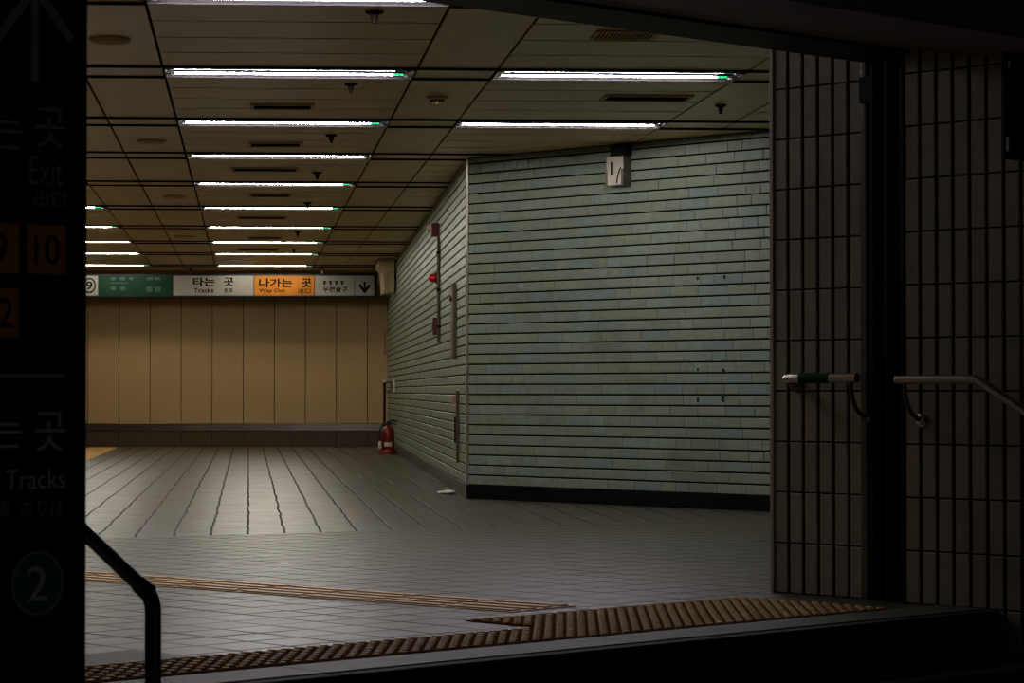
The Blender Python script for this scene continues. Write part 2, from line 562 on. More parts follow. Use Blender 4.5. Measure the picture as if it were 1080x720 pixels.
# left corridor wall (outside the picture, closes the room)
mb = MB()
mb.box(Vector((left_x, 8.6, 0)), Vector((-0.15, 0, 0)), Vector((0, fl_far_l.y - 8.6, 0)), ZA * H)
struct(mb.build('wall_left', M['beige']), 'beige wall along the left side of the corridor', 'wall')

# stair side wall: vertical tiles; the panel beyond the shutter guide; its return
TAUPE = [rgb(190, 184, 164)] * 3 + [rgb(196, 186, 164), rgb(182, 180, 164), rgb(186, 176, 156), rgb(194, 188, 170)]
d = (V * -1)
o = tile_wall('wall_pillar', uv(PIL_U, PIL_V1), d, -U, PIL_V1 - PIL_V0 - 0.002, 0.0, 2.48, 0.0745, 0.196, 0.0135, 0.0055, 0.007,
              [M['stair_tile'], M['stair_grout']], TAUPE)
struct(o, 'lit end of the taupe tiled stair wall beyond the dark shutter guide', 'wall')
o = tile_wall('wall_stair', uv(WALL_U, 5.965), d, -U, 5.0, -1.0, 2.05, 0.0745, 0.196, 0.0135, 0.0055, 0.007,
              [M['stair_tile'], M['stair_grout']], TAUPE, z_of_row=-0.98 - 0.196 + 0.196)
struct(o, 'dark taupe tiled side wall of the stairs carrying the sloping handrail', 'wall')
mb = MB()
mb.box(uv(PIL_U + 0.125, PIL_V1 - 0.001), U * 2.5, V * -0.14, ZA * 2.5)
struct(mb.build('wall_return', M['stair_grout']), 'return wall behind the lit tiled wall end', 'wall')
mb = MB()
mb.box(uv(PIL_U - 0.006, PIL_V1 - 0.004), V * 0.018, U * 0.13, ZA * 2.48, bevel=0.002)
struct(mb.build('trim_3', M['white_box']), 'pale edge strip on the corner of the lit tiled wall end', 'corner trim')

# header over the opening, sloping stair ceiling
mb = MB()
mb.box(uv(-1.6, 5.93, 2.033), U * (WALL_U + 4.2), V * 0.29, ZA * 0.6)
struct(mb.build('wall_header', M['black']), 'black shutter header beam across the top of the stair opening', 'beam')
mb = MB()
sl = math.tan(math.radians(9.5))
q0 = uv(-1.6, 5.93, 2.045); q1 = uv(WALL_U + 0.05, 5.93, 2.045)
SLV = 1.75
dv = V * -SLV + ZA * (-SLV * sl)
nb = 2
for i in range(nb):
    for k in range(8):
        a = dv * (i / nb); b = dv * ((i + 1) / nb) * 1.0
        ww = (q1 - q0) / 8
        g = ww.normalized() * 0.004; g2 = dv.normalized() * 0.004
        A = q0 + ww * k + dv * (i / nb) + g + g2
        mb.box(A, ww - g * 2, dv / nb - g2 * 2, ZA * 0.03)
mb.box(q0 + ZA * 0.02, q1 - q0, dv, ZA * 0.12)
lv0 = q0 + dv
for i in range(5):
    for k in range(8):
        A = lv0 + ww * k - V * (1.0 * (i + 1)) + g + V * 0.004
        mb.box(A, ww - g * 2, V * 0.992, ZA * 0.03)
mb.box(lv0 + ZA * 0.02, q1 - q0, V * -5.0, ZA * 0.12)
struct(mb.build('ceiling_stair', M['dark_stair_ceil']), 'dark sloping ceiling boards over the stairs', 'ceiling')
mb = MB()
mb.box(uv(-1.6, NOSE_V + 1.3, -1.0), U * -0.15, V * -7.5, ZA * 3.3)
struct(mb.build('wall_stair_left', M['stair_grout']), 'side wall on the left of the stairs', 'wall')

# stairs ---------------------------------------------------------------
RISE, RUN, NST = 0.165, 0.30, 5
mb = MB()
mb.box(uv(-1.6, NOSE_V + 0.02, -0.05), U * (WALL_U + 1.6), V * -0.02, ZA * 0.05)
for k in range(NST):
    v1 = NOSE_V - RUN * k
    z1 = -RISE * (k + 1)
    mb.box(uv(-1.6, v1 + 0.0, z1 - 0.3), U * (WALL_U + 1.59), V * 0.16, ZA * (0.3 + RISE - 0.024))   # riser body
    if k < NST - 1:
        mb.box(uv(-1.6, v1 - RUN + 0.0, z1 - 0.04), U * (WALL_U + 1.59), V * RUN, ZA * 0.04)
struct(mb.build('stairs', M['riser']), 'dark stone stairs going down in front of the hall', 'stairs')
mb = MB()
mb.box(uv(-1.6, NOSE_V - RUN * (NST - 1), -RISE * NST - 0.1), U * (WALL_U + 1.59), V * -5.2, ZA * 0.1)
struct(mb.build('floor_landing', M['riser']), 'dark stone landing below the stairs', 'floor')
mb = MB()
mb.box(uv(-1.6, NOSE_V - 0.02, -0.02), U * (WALL_U + 1.59), V * 0.065, ZA * 0.021, bevel=0.006)
for k in range(1, NST):
    mb.box(uv(-1.6, NOSE_V - RUN * k - 0.012, -RISE * k - 0.018), U * (WALL_U + 1.59), V * 0.05, ZA * 0.02, bevel=0.005)
struct(mb.build('trim_4', M['nosing']), 'purplish rounded nosing strips on the stair edges', 'stair nosing')
# smooth stone border between nosing and studs
mb = MB()
x = -1.6
while x < WALL_U:
    w = min(1.25, WALL_U - 0.004 - x)
    mb.box(uv(x + 0.002, NOSE_V + 0.047, -0.02), U * (w - 0.004), V * 0.215, ZA * 0.024, bevel=0.002)
    if x + w < 5.7: mb.box(uv(x + 0.002, NOSE_V + 0.645, -0.02), U * (w - 0.004), V * 0.30, ZA * 0.023, bevel=0.002)
    x += 1.25
struct(mb.build('trim_5', M['tread']), 'smooth grey stone border along the top step', 'stone border')

# ceiling ---------------------------------------------------------------
SK = -0.037
ROWS = [8.42, 11.03, 13.72, 16.31, 18.67, 21.24, 24.07, 26.98, 29.72, 32.27, 35.31]
SW = 0.45
BX = [-6.62, -6.19, -4.85, -4.42, -3.08, -2.65, -1.31, -0.884, -0.452, 0.885, 1.31, 2.64, 3.06, 4.4, 4.83, 6.2]
WIDE = {(-6.19, -4.85), (-4.42, -3.08), (-2.65, -1.31), (-0.452, 0.885), (1.31, 2.64), (3.06, 4.4), (4.83, 6.2)}
def cp(x, y, z=H): return Vector((x, y + SK * x, z))
def in_room(x, y):
    p = cp(x, y)
    if (p - corner).dot(fn) < -0.75 and (p - corner).dot(sn) < -0.5: return False
    if p.y > fl_far_l.y + 0.6: return False
    return True
pan = MB(); rail = MB()
G = 0.0075
def panel(x0, x1, y0, y1, g=G):
    if not in_room((x0 + x1) / 2 - (x1 - x0) * 0.25, (y0 + y1) / 2): return
    a = [cp(x0 + G, y0 + g), cp(x1 - G, y0 + g), cp(x1 - G, y1 - g), cp(x0 + G, y1 - g)]
    bb = len(pan.v)
    for p in a: pan.v.append(tuple(p))
    for p in a: pan.v.append(tuple(p + ZA * 0.018))
    for q in ((3, 2, 1, 0), (4, 5, 6, 7), (0, 1, 5, 4), (1, 2, 6, 5), (2, 3, 7, 6), (3, 0, 4, 7)):
        pan.f.append(tuple(bb + i for i in q)); pan.c.append((0, 0, 0, 1))
LAMPS = {('mid', k) for k in range(1, 11)} | {('right', 2), ('right', 3)} | {('left', k) for k in range(3, 11)} | {('outer', 1)}  # lone lamp beyond the left column is unseen, added to brighten the pillar
BAY = {'mid': (-0.452, 0.885), 'right': (1.31, 2.64), 'left': (-2.65, -1.31), 'outer': (-4.42, -3.08)}
TRAYW, TRAY_OFF, TRAYD = 1.318, 0.075, 0.36
for r, y0 in enumerate(ROWS):
    y1 = ROWS[r + 1] if r + 1 < len(ROWS) else y0 + 2.9
    for i in range(len(BX) - 1):
        x0, x1 = BX[i], BX[i + 1]
        wide = (x0, x1) in WIDE
        key = [k for k, b in BAY.items() if b == (x0, x1)]
        lamp = bool(key) and (key[0], r) in LAMPS
        if lamp:
            panel(x0, x1, y0, y0 + TRAY_OFF, 0.001)
            panel(x0, x1, y0 + TRAY_OFF + TRAYD, y0 + SW + 0.03, 0.001)
        else:
            panel(x0, x1, y0 + 0.004, y0 + SW)
        if wide:
            n = 4; h = (y1 - y0 - SW) / n
            for k in range(n):
                panel(x0, x1, y0 + SW + h * k + (0.03 if lamp and k == 0 else 0), y0 + SW + h * (k + 1), 0.013)
        else:
            panel(x0, x1, y0 + SW, y1, 0.004)
        if in_room((x0 + x1) / 2, y0):
            for yy in ((y0,) if lamp else (y0, y0 + SW)):
                rail.box(cp(x0 + 0.001, yy - 0.012, H - 0.011), cp(x1 - 0.001, yy - 0.012, H - 0.011) - cp(x0 + 0.001, yy - 0.012, H - 0.011),
                         Vector((0, 0.03, 0)), ZA * 0.014)
# dark void boarding above the panels (open over the lamp trays is not needed: trays sit inside it)
pan.box(Vector((-6.8, 8.3, H + 0.10)), Vector((13, 0, 0)), Vector((0, 30, 0)), ZA * 0.05)
o = pan.build('ceiling', [M['panel'], M['void']])
struct(o, 'cream metal panel ceiling in bays with dark joints over the concourse', 'ceiling')
o = rail.build('trim_6', M['panel_rail'])
struct(o, 'dark brown cross rails dividing the ceiling bays', 'ceiling rail')

# ------------------------------------------------------------------ ceiling lights
def make_lamp(loc, label, warm, cap, skip=()):
    t = thing('ceiling_light', loc, label, 'ceiling light', 'twin-tube ceiling lights')
    w, dpt = TRAYW, TRAYD
    x0 = -w / 2; z = 0.0; th = 0.004
    P = lambda x, y, z_: Vector(loc) + Vector((x, y + SK * x, z_))
    mb = MB()
    hh = 0.045
    # open tray: roof, two long sloped reflectors, two ends, a thin lip
    mb.face([P(x0 + .03, .05, hh), P(-x0 - .03, .05, hh), P(-x0 - .03, dpt - .05, hh), P(x0 + .03, dpt - .05, hh)])
    mb.face([P(x0, 0, 0), P(-x0, 0, 0), P(-x0 - .03, .05, hh), P(x0 + .03, .05, hh)])
    mb.face([P(-x0, dpt, 0), P(x0, dpt, 0), P(x0 + .03, dpt - .05, hh), P(-x0 - .03, dpt - .05, hh)])
    mb.face([P(x0, dpt, 0), P(x0, 0, 0), P(x0 + .03, .05, hh), P(x0 + .03, dpt - .05, hh)])
    mb.face([P(-x0, 0, 0), P(-x0, dpt, 0), P(-x0 - .03, dpt - .05, hh), P(-x0 - .03, .05, hh)])
    rim = [(x0 - .008, -.002), (-x0 + .008, -.002), (-x0 + .008, dpt + .012), (x0 - .008, dpt + .012)]
    inn = [(x0, 0), (-x0, 0), (-x0, dpt), (x0, dpt)]
    zr_ = -.008
    for i in range(4):
        j = (i + 1) % 4
        a_, b_, c_, d_ = rim[i], rim[j], inn[j], inn[i]
        mb.face([P(*d_, zr_), P(*c_, zr_), P(*b_, zr_), P(*a_, zr_)])
        mb.face([P(*a_, zr_), P(*b_, zr_), P(*b_, .003), P(*a_, .003)])
        mb.face([P(*d_, 0), P(*c_, 0), P(*c_, zr_), P(*d_, zr_)])
    mb.build('tray', M['tray'], t)
    sp_ = MB()  # black divider put in to keep the gap between the tubes dark
    sp_.box(P(x0 + .04, .165, .002), P(-x0 - .04, .165, .002) - P(x0 + .04, .165, .002), Vector((0, .012, 0)), ZA * .038)
    sp_.build('spine', M['black_spine'], t)
    lip = MB()
    lip.box(P(x0 - .012, -.016, -.006), P(-x0 + .012, -.016, -.006) - P(x0 - .012, -.016, -.006), Vector((0, .016, 0)), ZA * .009)
    lip.build('lip', M['panel_rail'], t)
    for k, yy in enumerate((0.06, 0.262)):
        zc = 0.0045
        xa, xb = x0 + .045, -x0 - .045
        if k in skip: xb = xa + (xb - xa) * 0.5
        tb = MB()
        xe = xb - (.058 if cap else .0)
        tb.tube([P(xa, yy, zc), P(xe, yy, zc)], .0056, 12)
        tu = tb.build('tube', M['tube_far' if warm else 'tube_near'], t, smooth=True)
        if cap:
            cb = MB()
            for q in range(3):
                a0 = xe + .058 * q / 3; 
                cb.tube([P(a0 + .001, yy, zc), P(a0 + .058 / 3 - .003, yy, zc)], .0056, 10)
            cb.build('end_cap', M['cap_green'], tu, smooth=True)
        for xx in (xa - .022, xb + .002):
            hb = MB()
            hb.box(P(xx, yy - .011, -.008), Vector((.02, 0, 0)), Vector((0, .022, 0)), ZA * .053, bevel=.002)
            hb.build('lamp_holder', M['holder'], t)
    return t

ORD = ['very nearest', 'nearest', 'second', 'third', 'fourth', 'fifth', 'sixth', 'seventh', 'eighth', 'ninth', 'farthest']
XC = {'mid': 0.2165, 'right': 1.975, 'left': -1.98, 'outer': -3.75}
CAPS = {('mid', 2), ('mid', 3), ('mid', 5), ('mid', 6), ('mid', 7), ('mid', 8), ('mid', 9), ('mid', 10), ('right', 2), ('left', 6), ('left', 7), ('left', 10)}
for (c, k) in sorted(LAMPS):
    x = XC[c]
    loc = cp(x, ROWS[k] + TRAY_OFF)
    if c == 'mid':
        lab = {1: 'twin-tube ceiling light in the middle column, nearest the stairs, cut off by the black header',
               10: 'farthest twin-tube ceiling light of the middle column, just above the overhead direction sign'}.get(
              k, f'{ORD[k]} twin-tube ceiling light from the stairs in the middle column')
    elif c == 'right':
        lab = {2: 'ceiling light with green tube ends on the right, closer to the black header',
               3: 'ceiling light without green tube ends on the right, next to the diagonal green tiled wall'}[k]
    elif c == 'outer':
        lab = ['ceiling light closest to the black header in the outer column by the left corridor wall', 'second ceiling light from the black header in the outer column by the left corridor wall'][k]
    else:
        n = 11 - k
        lab = {10: 'farthest ceiling light of the left column, above the green part of the overhead sign'}.get(
              k, f'{ORD[n]} ceiling light from the far end in the left column beside the black totem')
    make_lamp(loc, lab, k >= 4, (c, k) in CAPS, skip=())

# ------------------------------------------------------------------ ceiling fittings
def vent(x0, x1, y0, y1, label, slats=False):
    a = onz(x0, y0, H); b = onz(x1, y0, H); c = onz((x0 + x1) / 2, y1, H)
    w = (b - a).length; cx = (a + b) / 2; dp = max(.09, c.y - cx.y)
    t = thing('air_vent', (cx.x, cx.y, H), label, 'air vent', 'ceiling air vents')
    mb = MB(); f = .022; zz = H - .012
    P = lambda x, y, z: Vector((cx.x + x, cx.y + y + SK * x, z))
    for (xa, ya, sx_, sy_) in ((-w / 2 - f, -f, w + 2 * f, f), (-w / 2 - f, dp, w + 2 * f, f), (-w / 2 - f, 0, f, dp), (w / 2, 0, f, dp)):
        mb.box(P(xa, ya, zz), P(xa + sx_, ya, zz) - P(xa, ya, zz), Vector((0, sy_, 0)), ZA * .012, bevel=.003)
    mb.build('frame', M['speaker_grille'], t)
    mb = MB()
    mb.box(P(-w / 2, 0, H - .005), P(w / 2, 0, H) - P(-w / 2, 0, H), Vector((0, dp, 0)), ZA * .005)
    mb.build('slot', M['void'], t)
    mb = MB()
    if slats:
        n = 14
        for i in range(n):
            xx = -w / 2 + w * (i + .5) / n
            mb.box(P(xx, 0.003, H - .010), Vector((.008, 0, 0)), Vector((0, dp - .006, 0)), ZA * .006)
        mb.build('blade', M['speaker_grille'], t)
    else:
        mb.box(P(-w / 2, dp * .45, H - .009), P(w / 2, dp * .45, H) - P(-w / 2, dp * .45, H), Vector((0, .012, 0)), ZA * .004)
        mb.build('blade', M['dark_brown'], t)
vent(268, 328, 109.5, 113.8, 'dark slot air vent between the second and third middle ceiling lights')
vent(265, 316, 149.8, 153.4, 'dark slot air vent between the third and fourth middle ceiling lights')
vent(247, 312, 176.6, 179.6, 'dark slot air vent between the fourth and fifth middle ceiling lights')
vent(265, 305, 204.0, 206.4, 'dark slot air vent between the fifth and sixth middle ceiling lights')
vent(252, 300, 227.8, 230.0, 'dark slot air vent between the sixth and seventh middle ceiling lights')
vent(263, 295, 249.3, 251.0, 'dark slot air vent between the seventh and eighth middle ceiling lights')
vent(252, 292, 261.9, 263.3, 'dark slot air vent between the eighth and ninth middle ceiling lights')
vent(642, 728, 100.2, 105.0, 'long dark slot air vent between the two right-hand ceiling lights')
vent(634, 694, 32.5, 40.0, 'slatted air vent right under the black header beam', slats=True)

def disc(px, py, wpx, label, det=False):
    c = onz(px, py, H); r = wpx / 2 / F * c.y
    nm = 'smoke_detector' if det else 'ceiling_speaker'
    t = thing(nm, (c.x, c.y, H), label, 'smoke detector' if det else 'ceiling speaker', None if det else 'round ceiling speakers')
    mb = MB()
    mb.lathe((c.x, c.y, H), [(r, 0), (r, -.008), (r * .93, -.016), (r * .85, -.018)], 32)
    mb.build('rim', M['speaker_grille'], t, smooth=True)
    mb = MB()
    if det:
        mb.lathe((c.x, c.y, H - .018), [(r * .6, 0), (r * .6, -.016), (r * .5, -.03), (r * .2, -.034)], 24)
        mb.build('sensor_head', M['speaker_grille'], t, smooth=True)
        mb = MB()
        for k in range(10):
            a = 2 * math.pi * k / 10
            mb.cbox((c.x + r * .58 * math.cos(a), c.y + r * .58 * math.sin(a), H - .028), .012, .012, .01)
        mb.build('sensor_slot', M['void'], t)
    else:
        mb.lathe((c.x, c.y, H - .0175), [(r * .85, 0), (r * .8, -.003), (r * .3, -.006)], 24)
        mb.build('grille', M['speaker_grille'], t, smooth=True)
disc(115.5, 40.5, 43, 'largest round ceiling speaker beside the totem arrow, nearest the stairs')
disc(160, 147.8, 31, 'round ceiling speaker left of the fourth middle light, second nearest')
disc(184, 206.5, 24, 'round ceiling speaker left of the sixth middle light')
disc(195, 249, 21, 'farthest round ceiling speaker, left of the eighth middle light')
disc(461, 101.5, 22, 'small round smoke detector between the middle and right ceiling lights', det=True)

def sprinkler(px, py, label, big=1.0):
    c = onz(px, py, H)
    t = thing('sprinkler', (c.x, c.y, H), label, 'sprinkler', 'ceiling sprinklers')
    mb = MB(); r = .042 * big
    mb.lathe((c.x, c.y, H), [(r, .004), (r, -.006), (r * .75, -.012), (r * .6, -.014)], 20)
    mb.build('escutcheon', M['dark_brown'], t, smooth=True)
    mb = MB()
    mb.lathe((c.x, c.y, H - .014), [(r * .45, 0), (r * .42, -.02), (r * .3, -.026), (r * .2, -.036), (r * .34, -.037), (r * .34, -.04)], 16)
    mb.build('nozzle', M['dark_brown'], t, smooth=True)
for px, py, lab, b in ((395, 12, 'dark sprinkler head behind the nearest middle ceiling light', 1.0),
                    (370, 88, 'dark sprinkler head just behind the second middle ceiling light', .85),
                    (349.5, 142, 'dark sprinkler head just behind the third middle ceiling light', .95),
                    (334.5, 181.5, 'dark sprinkler head just behind the fourth middle ceiling light', .95),
                    (324.5, 213.5, 'dark sprinkler head just behind the fifth middle ceiling light', .9),
                    (314, 244, 'dark sprinkler head just behind the seventh middle ceiling light', .8),
                    (310, 262, 'dark sprinkler head just behind the eighth middle ceiling light', .8),
                    (760, 110.5, 'dark sprinkler head on the right, near the lit tiled wall end', .8)):
    sprinkler(px, py, lab, b)

# ------------------------------------------------------------------ tactile paving
def stud_strip(name, cells, label):
    """cells: list of (u0, v0) tile corners"""
    TS = 0.355
    base = MB(); st = MB()
    org = uv(*cells[0])
    for (u0, v0) in cells:
        base.box(uv(u0 + .002, v0 + .002, -.01), U * (TS - .004), V * (TS - .004), ZA * .014)
        n = 7
        for i in range(n):
            for j in range(n):
                p = uv(u0 + TS * (i + .5) / n, v0 + TS * (j + .5) / n, .004)
                st.lathe(p, [(.0135, 0), (.0122, .0052), (.0105, .0062), (.003, .0064)], 10)
    t = thing(name, org, label, 'tactile paving')
    base.build('base_tile', M['tactile_base'], t)
    o = st.build('stud', M['tactile'], t, smooth=True); o['kind'] = 'stuff'
    return t
cells = []
u = 7.46 - .355
while u > 1.4:
    cells.append((u, 5.825)); u -= .355
u = 7.46 - .355
for k in range(4):
    cells.append((u - .355 * k, 5.825 + .355))
stud_strip('tactile_strip', cells, 'ochre studded tactile strip along the top step, double width at right')

def bar_strip(p0, d, n, length, width, label, bars=4):
    t = thing('tactile_strip', p0, label, 'tactile paving')
    b = MB(); q = MB()
    TS = width
    k = 0; x = 0
    while x < length - .02:
        w = min(TS, length - x)
        b.box(p0 + d * (x + .0015) - n * width / 2 - ZA * .01, d * (w - .003), n * width, ZA * .0135)
        for i in range(bars):
            o_ = (-.5 + (i + .5) / bars) * width
            if w > .1:
                q.box(p0 + d * (x + .02) + n * (o_ - .022) + ZA * .003, d * (w - .04), n * .044, ZA * .0055, bevel=.002)
        x += TS
    b.build('base_tile', M['tactile_worn'], t)
    o = q.build('bar', M['tactile_worn'], t)
    return t
g0 = onz(575, 642.5); g1 = onz(92, 608)
gd = (g1 - g0).normalized(); gn = Vector((-gd.y, gd.x, 0))
bar_strip(g0, gd, gn, (g1 - g0).length + 2.4, .36, 'yellowish barred guide strip crossing the hall floor diagonally to the studs')
bar_strip(Vector((-2.0, 20.0, 0)), Vector((0, 1, 0)), Vector((1, 0, 0)), 16.5, .40, 'yellowish guide strip on the far left floor running to the beige wall')

# ------------------------------------------------------------------ overhead sign
SD = far_l + wn_ * 1.0
def onsign(px, py): return onplane(px, py, SD, wn_)
def sign_over():
    c = onsign(245, 301)
    t = thing('direction_sign', (c.x, c.y, H - .05), 'long black-framed overhead direction sign in green, white and orange before beige wall', 'sign')
    f = wn_
    xl, xr = 40, 397.5
    z0 = onsign(245, 313.5).z; z1 = onsign(245, 288.2).z
    L = onsign(xl, 301); R = onsign(xr, 301)
    L.z = R.z = 0
    mb = MB()
    mb.box(L + ZA * z0 - f * .14, R - L, f * .14, ZA * (z1 - z0), bevel=.01)
    mb.build('case', M['black'], t)
    mb = MB()
    for px in (80, 200, 340):
        p = onsign(px, 301) - f * .07; p.z = z1 - .01
        mb.tube([p, Vector((p.x, p.y, H + .01))], .018, 10)
    mb.build('hanger', M['black_metal'], t)
    pz0 = onsign(245, 311.6).z; pz1 = onsign(245, 290.6).z
    def pane(a, b, mat, nm):
        A = onsign(a, 301); B = onsign(b, 301); A.z = B.z = 0
        m_ = MB(); m_.box(A + ZA * pz0, B - A, f * .006, ZA * (pz1 - pz0)); return m_.build(nm, M[mat], t)
    wp = pane(82, 103.3, 'sign_white', 'white_panel')
    gp = pane(104.2, 182, 'sign_green', 'green_panel')
    tp = pane(182.8, 267.4, 'sign_white', 'white_panel')
    op = pane(268.2, 331.4, 'sign_orange', 'orange_panel')
    ep = pane(332.2, 373.8, 'sign_white', 'white_panel')
    ap = pane(374.4, 394.6, 'sign_white', 'white_panel')
    s2 = SD + f * .0062
    def at(px, py): return onplane(px, py, s2, wn_)
    def tx(nm, s, mat, par, x, y, x2, y2, bold=0.0):
        a = at(x, y2); b = at(x2, y)
        text(nm, s, M[mat], par, a, wd, ZA, b.z - a.z, (Vector((b.x, b.y, 0)) - Vector((a.x, a.y, 0))).length, bold=bold)
    tx('lettering', '타는', 'letter_black', tp, 203.5, 292.5, 226.8, 301.8, .03)
    tx('lettering', '곳', 'letter_black', tp, 236, 292.5, 246.4, 301.8, .03)
    tx('lettering', 'Tracks', 'letter_black', tp, 204.5, 303.6, 225.2, 308.6, .022)
    tx('lettering', '乘車', 'letter_black', tp, 236, 303.6, 245.6, 308.8, .008)
    tx('lettering', '나가는', 'letter_black', op, 273, 293.5, 308.4, 303.0, .03)
    tx('lettering', '곳', 'letter_black', op, 318, 293.5, 328.6, 303.0, .03)
    tx('lettering', 'Way Out', 'letter_black', op, 273, 304.2, 300.8, 309.2, .02)
    tx('lettering', '出口', 'letter_black', op, 314.5, 304.2, 327.5, 309.4, .008)
    # blurred small lines on the right panel: upper row unreadable, drawn as soft blocks
    for i in range(4):
        m_ = MB()
        for (dx, dy, w_, h_) in ((0, 0, 3.6, 1.3), (0, 2.0, 3.6, 1.0), (.9, .4, 1.2, 4.2)):
            x_ = 340.8 + 6.2 * i + dx; A = at(x_, 296 + dy + h_); B = at(x_ + w_, 296 + dy)
            m_.box(A, Vector((B.x - A.x, B.y - A.y, 0)), f * .001, ZA * (B.z - A.z))
        m_.build('lettering', M['letter_black'], ep)
    tx('lettering', '우편출구', 'letter_black', ep, 340.4, 302.2, 366.6, 307.8, .025)
    # arrow down
    m_ = MB()
    c_ = at(384.6, 307.4)
    def bar(p, q, w_):
        p = Vector(p); q = Vector(q); dd = (q - p).normalized(); nn = dd.cross(f).normalized()
        m_.box(p - nn * w_ / 2, q - p, nn * w_, f * .0015)
    bar(at(384.7, 297.0), at(384.7, 307.0), .03)
    bar(at(379.2, 300.2), at(385.3, 308.4), .036)
    bar(at(390.2, 300.2), at(384.1, 308.4), .036)
    m_.build('arrow', M['letter_black'], ap)
    # ring number at the left end
    m_ = MB()
    cc = at(94.3, 301); r = (at(101, 301) - at(94.3, 301)).length
    for k in range(40):
        a0, a1 = 2 * math.pi * k / 40, 2 * math.pi * (k + 1) / 40
        e = lambda a, rr: cc + wd * rr * math.cos(a) + ZA * rr * math.sin(a) * 1.25
        m_.face([e(a0, r * .78), e(a0, r), e(a1, r), e(a1, r * .78)])
    for i in range(len(m_.v)): m_.v[i] = tuple(Vector(m_.v[i]) + f * .001)
    m_.build('ring', M['sign_green'], wp)
    tx('lettering', '9', 'letter_black', wp, 90.5, 296.5, 97.6, 305.5, .02)
    # unreadable pale lines on the green panel
    m_ = MB()
    for (x_, y_, w_, h_) in ((117, 292.2, 5, 3), (126.5, 292, 5, 3.4), (136.5, 292.2, 3.6, 2.6), (117, 298, 18, 1),
                             (117, 302, 5, 4), (127, 302, 5, 4.4), (155, 292.2, 6, 3), (163, 292.2, 6, 3), (154.5, 302, 6, 6), (163, 302, 6.5, 6)):
        A = at(x_, y_ + h_); B = at(x_ + w_, y_); m_ = MB()
        m_.box(A, Vector((B.x - A.x, B.y - A.y, 0)), f * .001, ZA * (B.z - A.z))
        m_.build('lettering', M['faint'], gp)
sign_over()

# cream boxed duct at the right end of the sign
def duct():
    Yd = 33.4
    A = onY(399.5, 290, Yd); B = onY(416, 290, Yd)
    over = .012 - (B - corner).dot(sn)
    if over > 0: B = B + sn * over
    b0 = Vector((A.x, A.y, 0)); dx = Vector((B.x - A.x, B.y - A.y, 0)); w = dx.length; dx.normalize()
    zt = H - .005; z0 = onY(410, 309, Yd).z
    t = thing('duct_box', (A.x, A.y, zt), 'cream boxed duct hanging under the ceiling at the right end of the overhead sign', 'duct')
    prof = [(0, zt), (0, zt - .10), (w * .26, zt - .16), (w * .36, z0), (w * .95, z0 + .015), (w, z0 + .06), (w, zt)]
    mb = MB(); n = len(prof); dp = Vector((0, .9, 0))
    mb.face([b0 + dx * x + ZA * z for x, z in prof])
    mb.face([b0 + dx * x + ZA * z + dp for x, z in reversed(prof)])
    for i in range(n):
        x0, z_0 = prof[i]; x1, z_1 = prof[(i + 1) % n]
        mb.face([b0 + dx * x1 + ZA * z_1, b0 + dx * x0 + ZA * z_0, b0 + dx * x0 + ZA * z_0 + dp, b0 + dx * x1 + ZA * z_1 + dp])
    mb.build('casing', M['cream_box'], t)
    mb = MB()
    mb.box(b0 + dx * w * .36 + ZA * z0 + Vector((0, -.012, 0)), dx * .03, Vector((0, .011, 0)), ZA * (zt - z0 - .16), bevel=.003)
    mb.build('edge_trim', M['cream_box'], t)
duct()

# ------------------------------------------------------------------ things on / by the corridor side wall
def onside(px, py, off=0.0): return onplane(px, py, corner + sn * off, sn)
def sidebox(px, y0, y1, along, depth, bevel=.004, off=0.0):
    a = onside(px, y0); b = onside(px, y1)
    m_ = MB()
    m_.box(Vector((a.x, a.y, b.z)) - sdir * along / 2 + sn * off, sdir * along, sn * depth, ZA * (a.z - b.z), bevel=bevel)
    return m_, a, b
# alarm sounder with its conduit
m_, a, b = sidebox(463, 236, 249.5, .16, .07)
t = thing('alarm_sounder', (a.x, a.y, b.z), 'dark red alarm sounder with white lens high on the green corridor wall', 'alarm')
m_.build('housing', M['red_dark'], t)
m_ = MB(); p = onside(460.3, 240.5) + sn * .055
m_.lathe(p, [(.034, 0), (.032, .02), (.02, .034), (.005, .038)], 16, axis=sn - sdir * .6)
m_.build('lens', M['white_box'], t, smooth=True)
p0 = onside(464.6, 249.8) + sn * .016; p1 = onside(464.6, 361) + sn * .016
t = thing('conduit', (p1.x, p1.y, p1.z), 'thin dark conduit running down the green wall below the alarm sounder', 'conduit')
m_ = MB(); m_.tube([p0, p1], .014, 10); m_.build('pipe', M['grey_pipe'], t, smooth=True)
m_ = MB()
for q in (.15, .5, .85):
    c = p0.lerp(p1, q); m_.box(c - sdir * .03 - sn * .016 - ZA * .012, sdir * .06, sn * .034, ZA * .024, bevel=.003)
m_.build('clip', M['dark_brown'], t)
p = onside(461, 293)
t = thing('alarm_lamp', (p.x, p.y, p.z), 'small round red lamp on the green corridor wall beside the conduit', 'alarm lamp')
m_ = MB(); m_.lathe(p, [(.05, 0), (.05, .012), (.042, .02)], 20, axis=sn); m_.build('base', M['red_dark'], t, smooth=True)
m_ = MB(); m_.lathe(p + sn * .018, [(.036, 0), (.036, .03), (.028, .05), (.01, .058)], 20, axis=sn); m_.build('lens', M['red_lamp'], t, smooth=True)
m_, a, b = sidebox(462.3, 335, 353, .10, .05)
t = thing('call_point', (a.x, a.y, b.z), 'narrow dark red box at the lower end of the thin conduit', 'call point')
m_.build('housing', M['red_dark'], t)
m_ = MB(); c = (a + b) / 2; m_.box(c - sdir * .03 + sn * .05 - ZA * .035, sdir * .06, sn * .006, ZA * .07, bevel=.002); m_.build('press_plate', M['wood'], t)
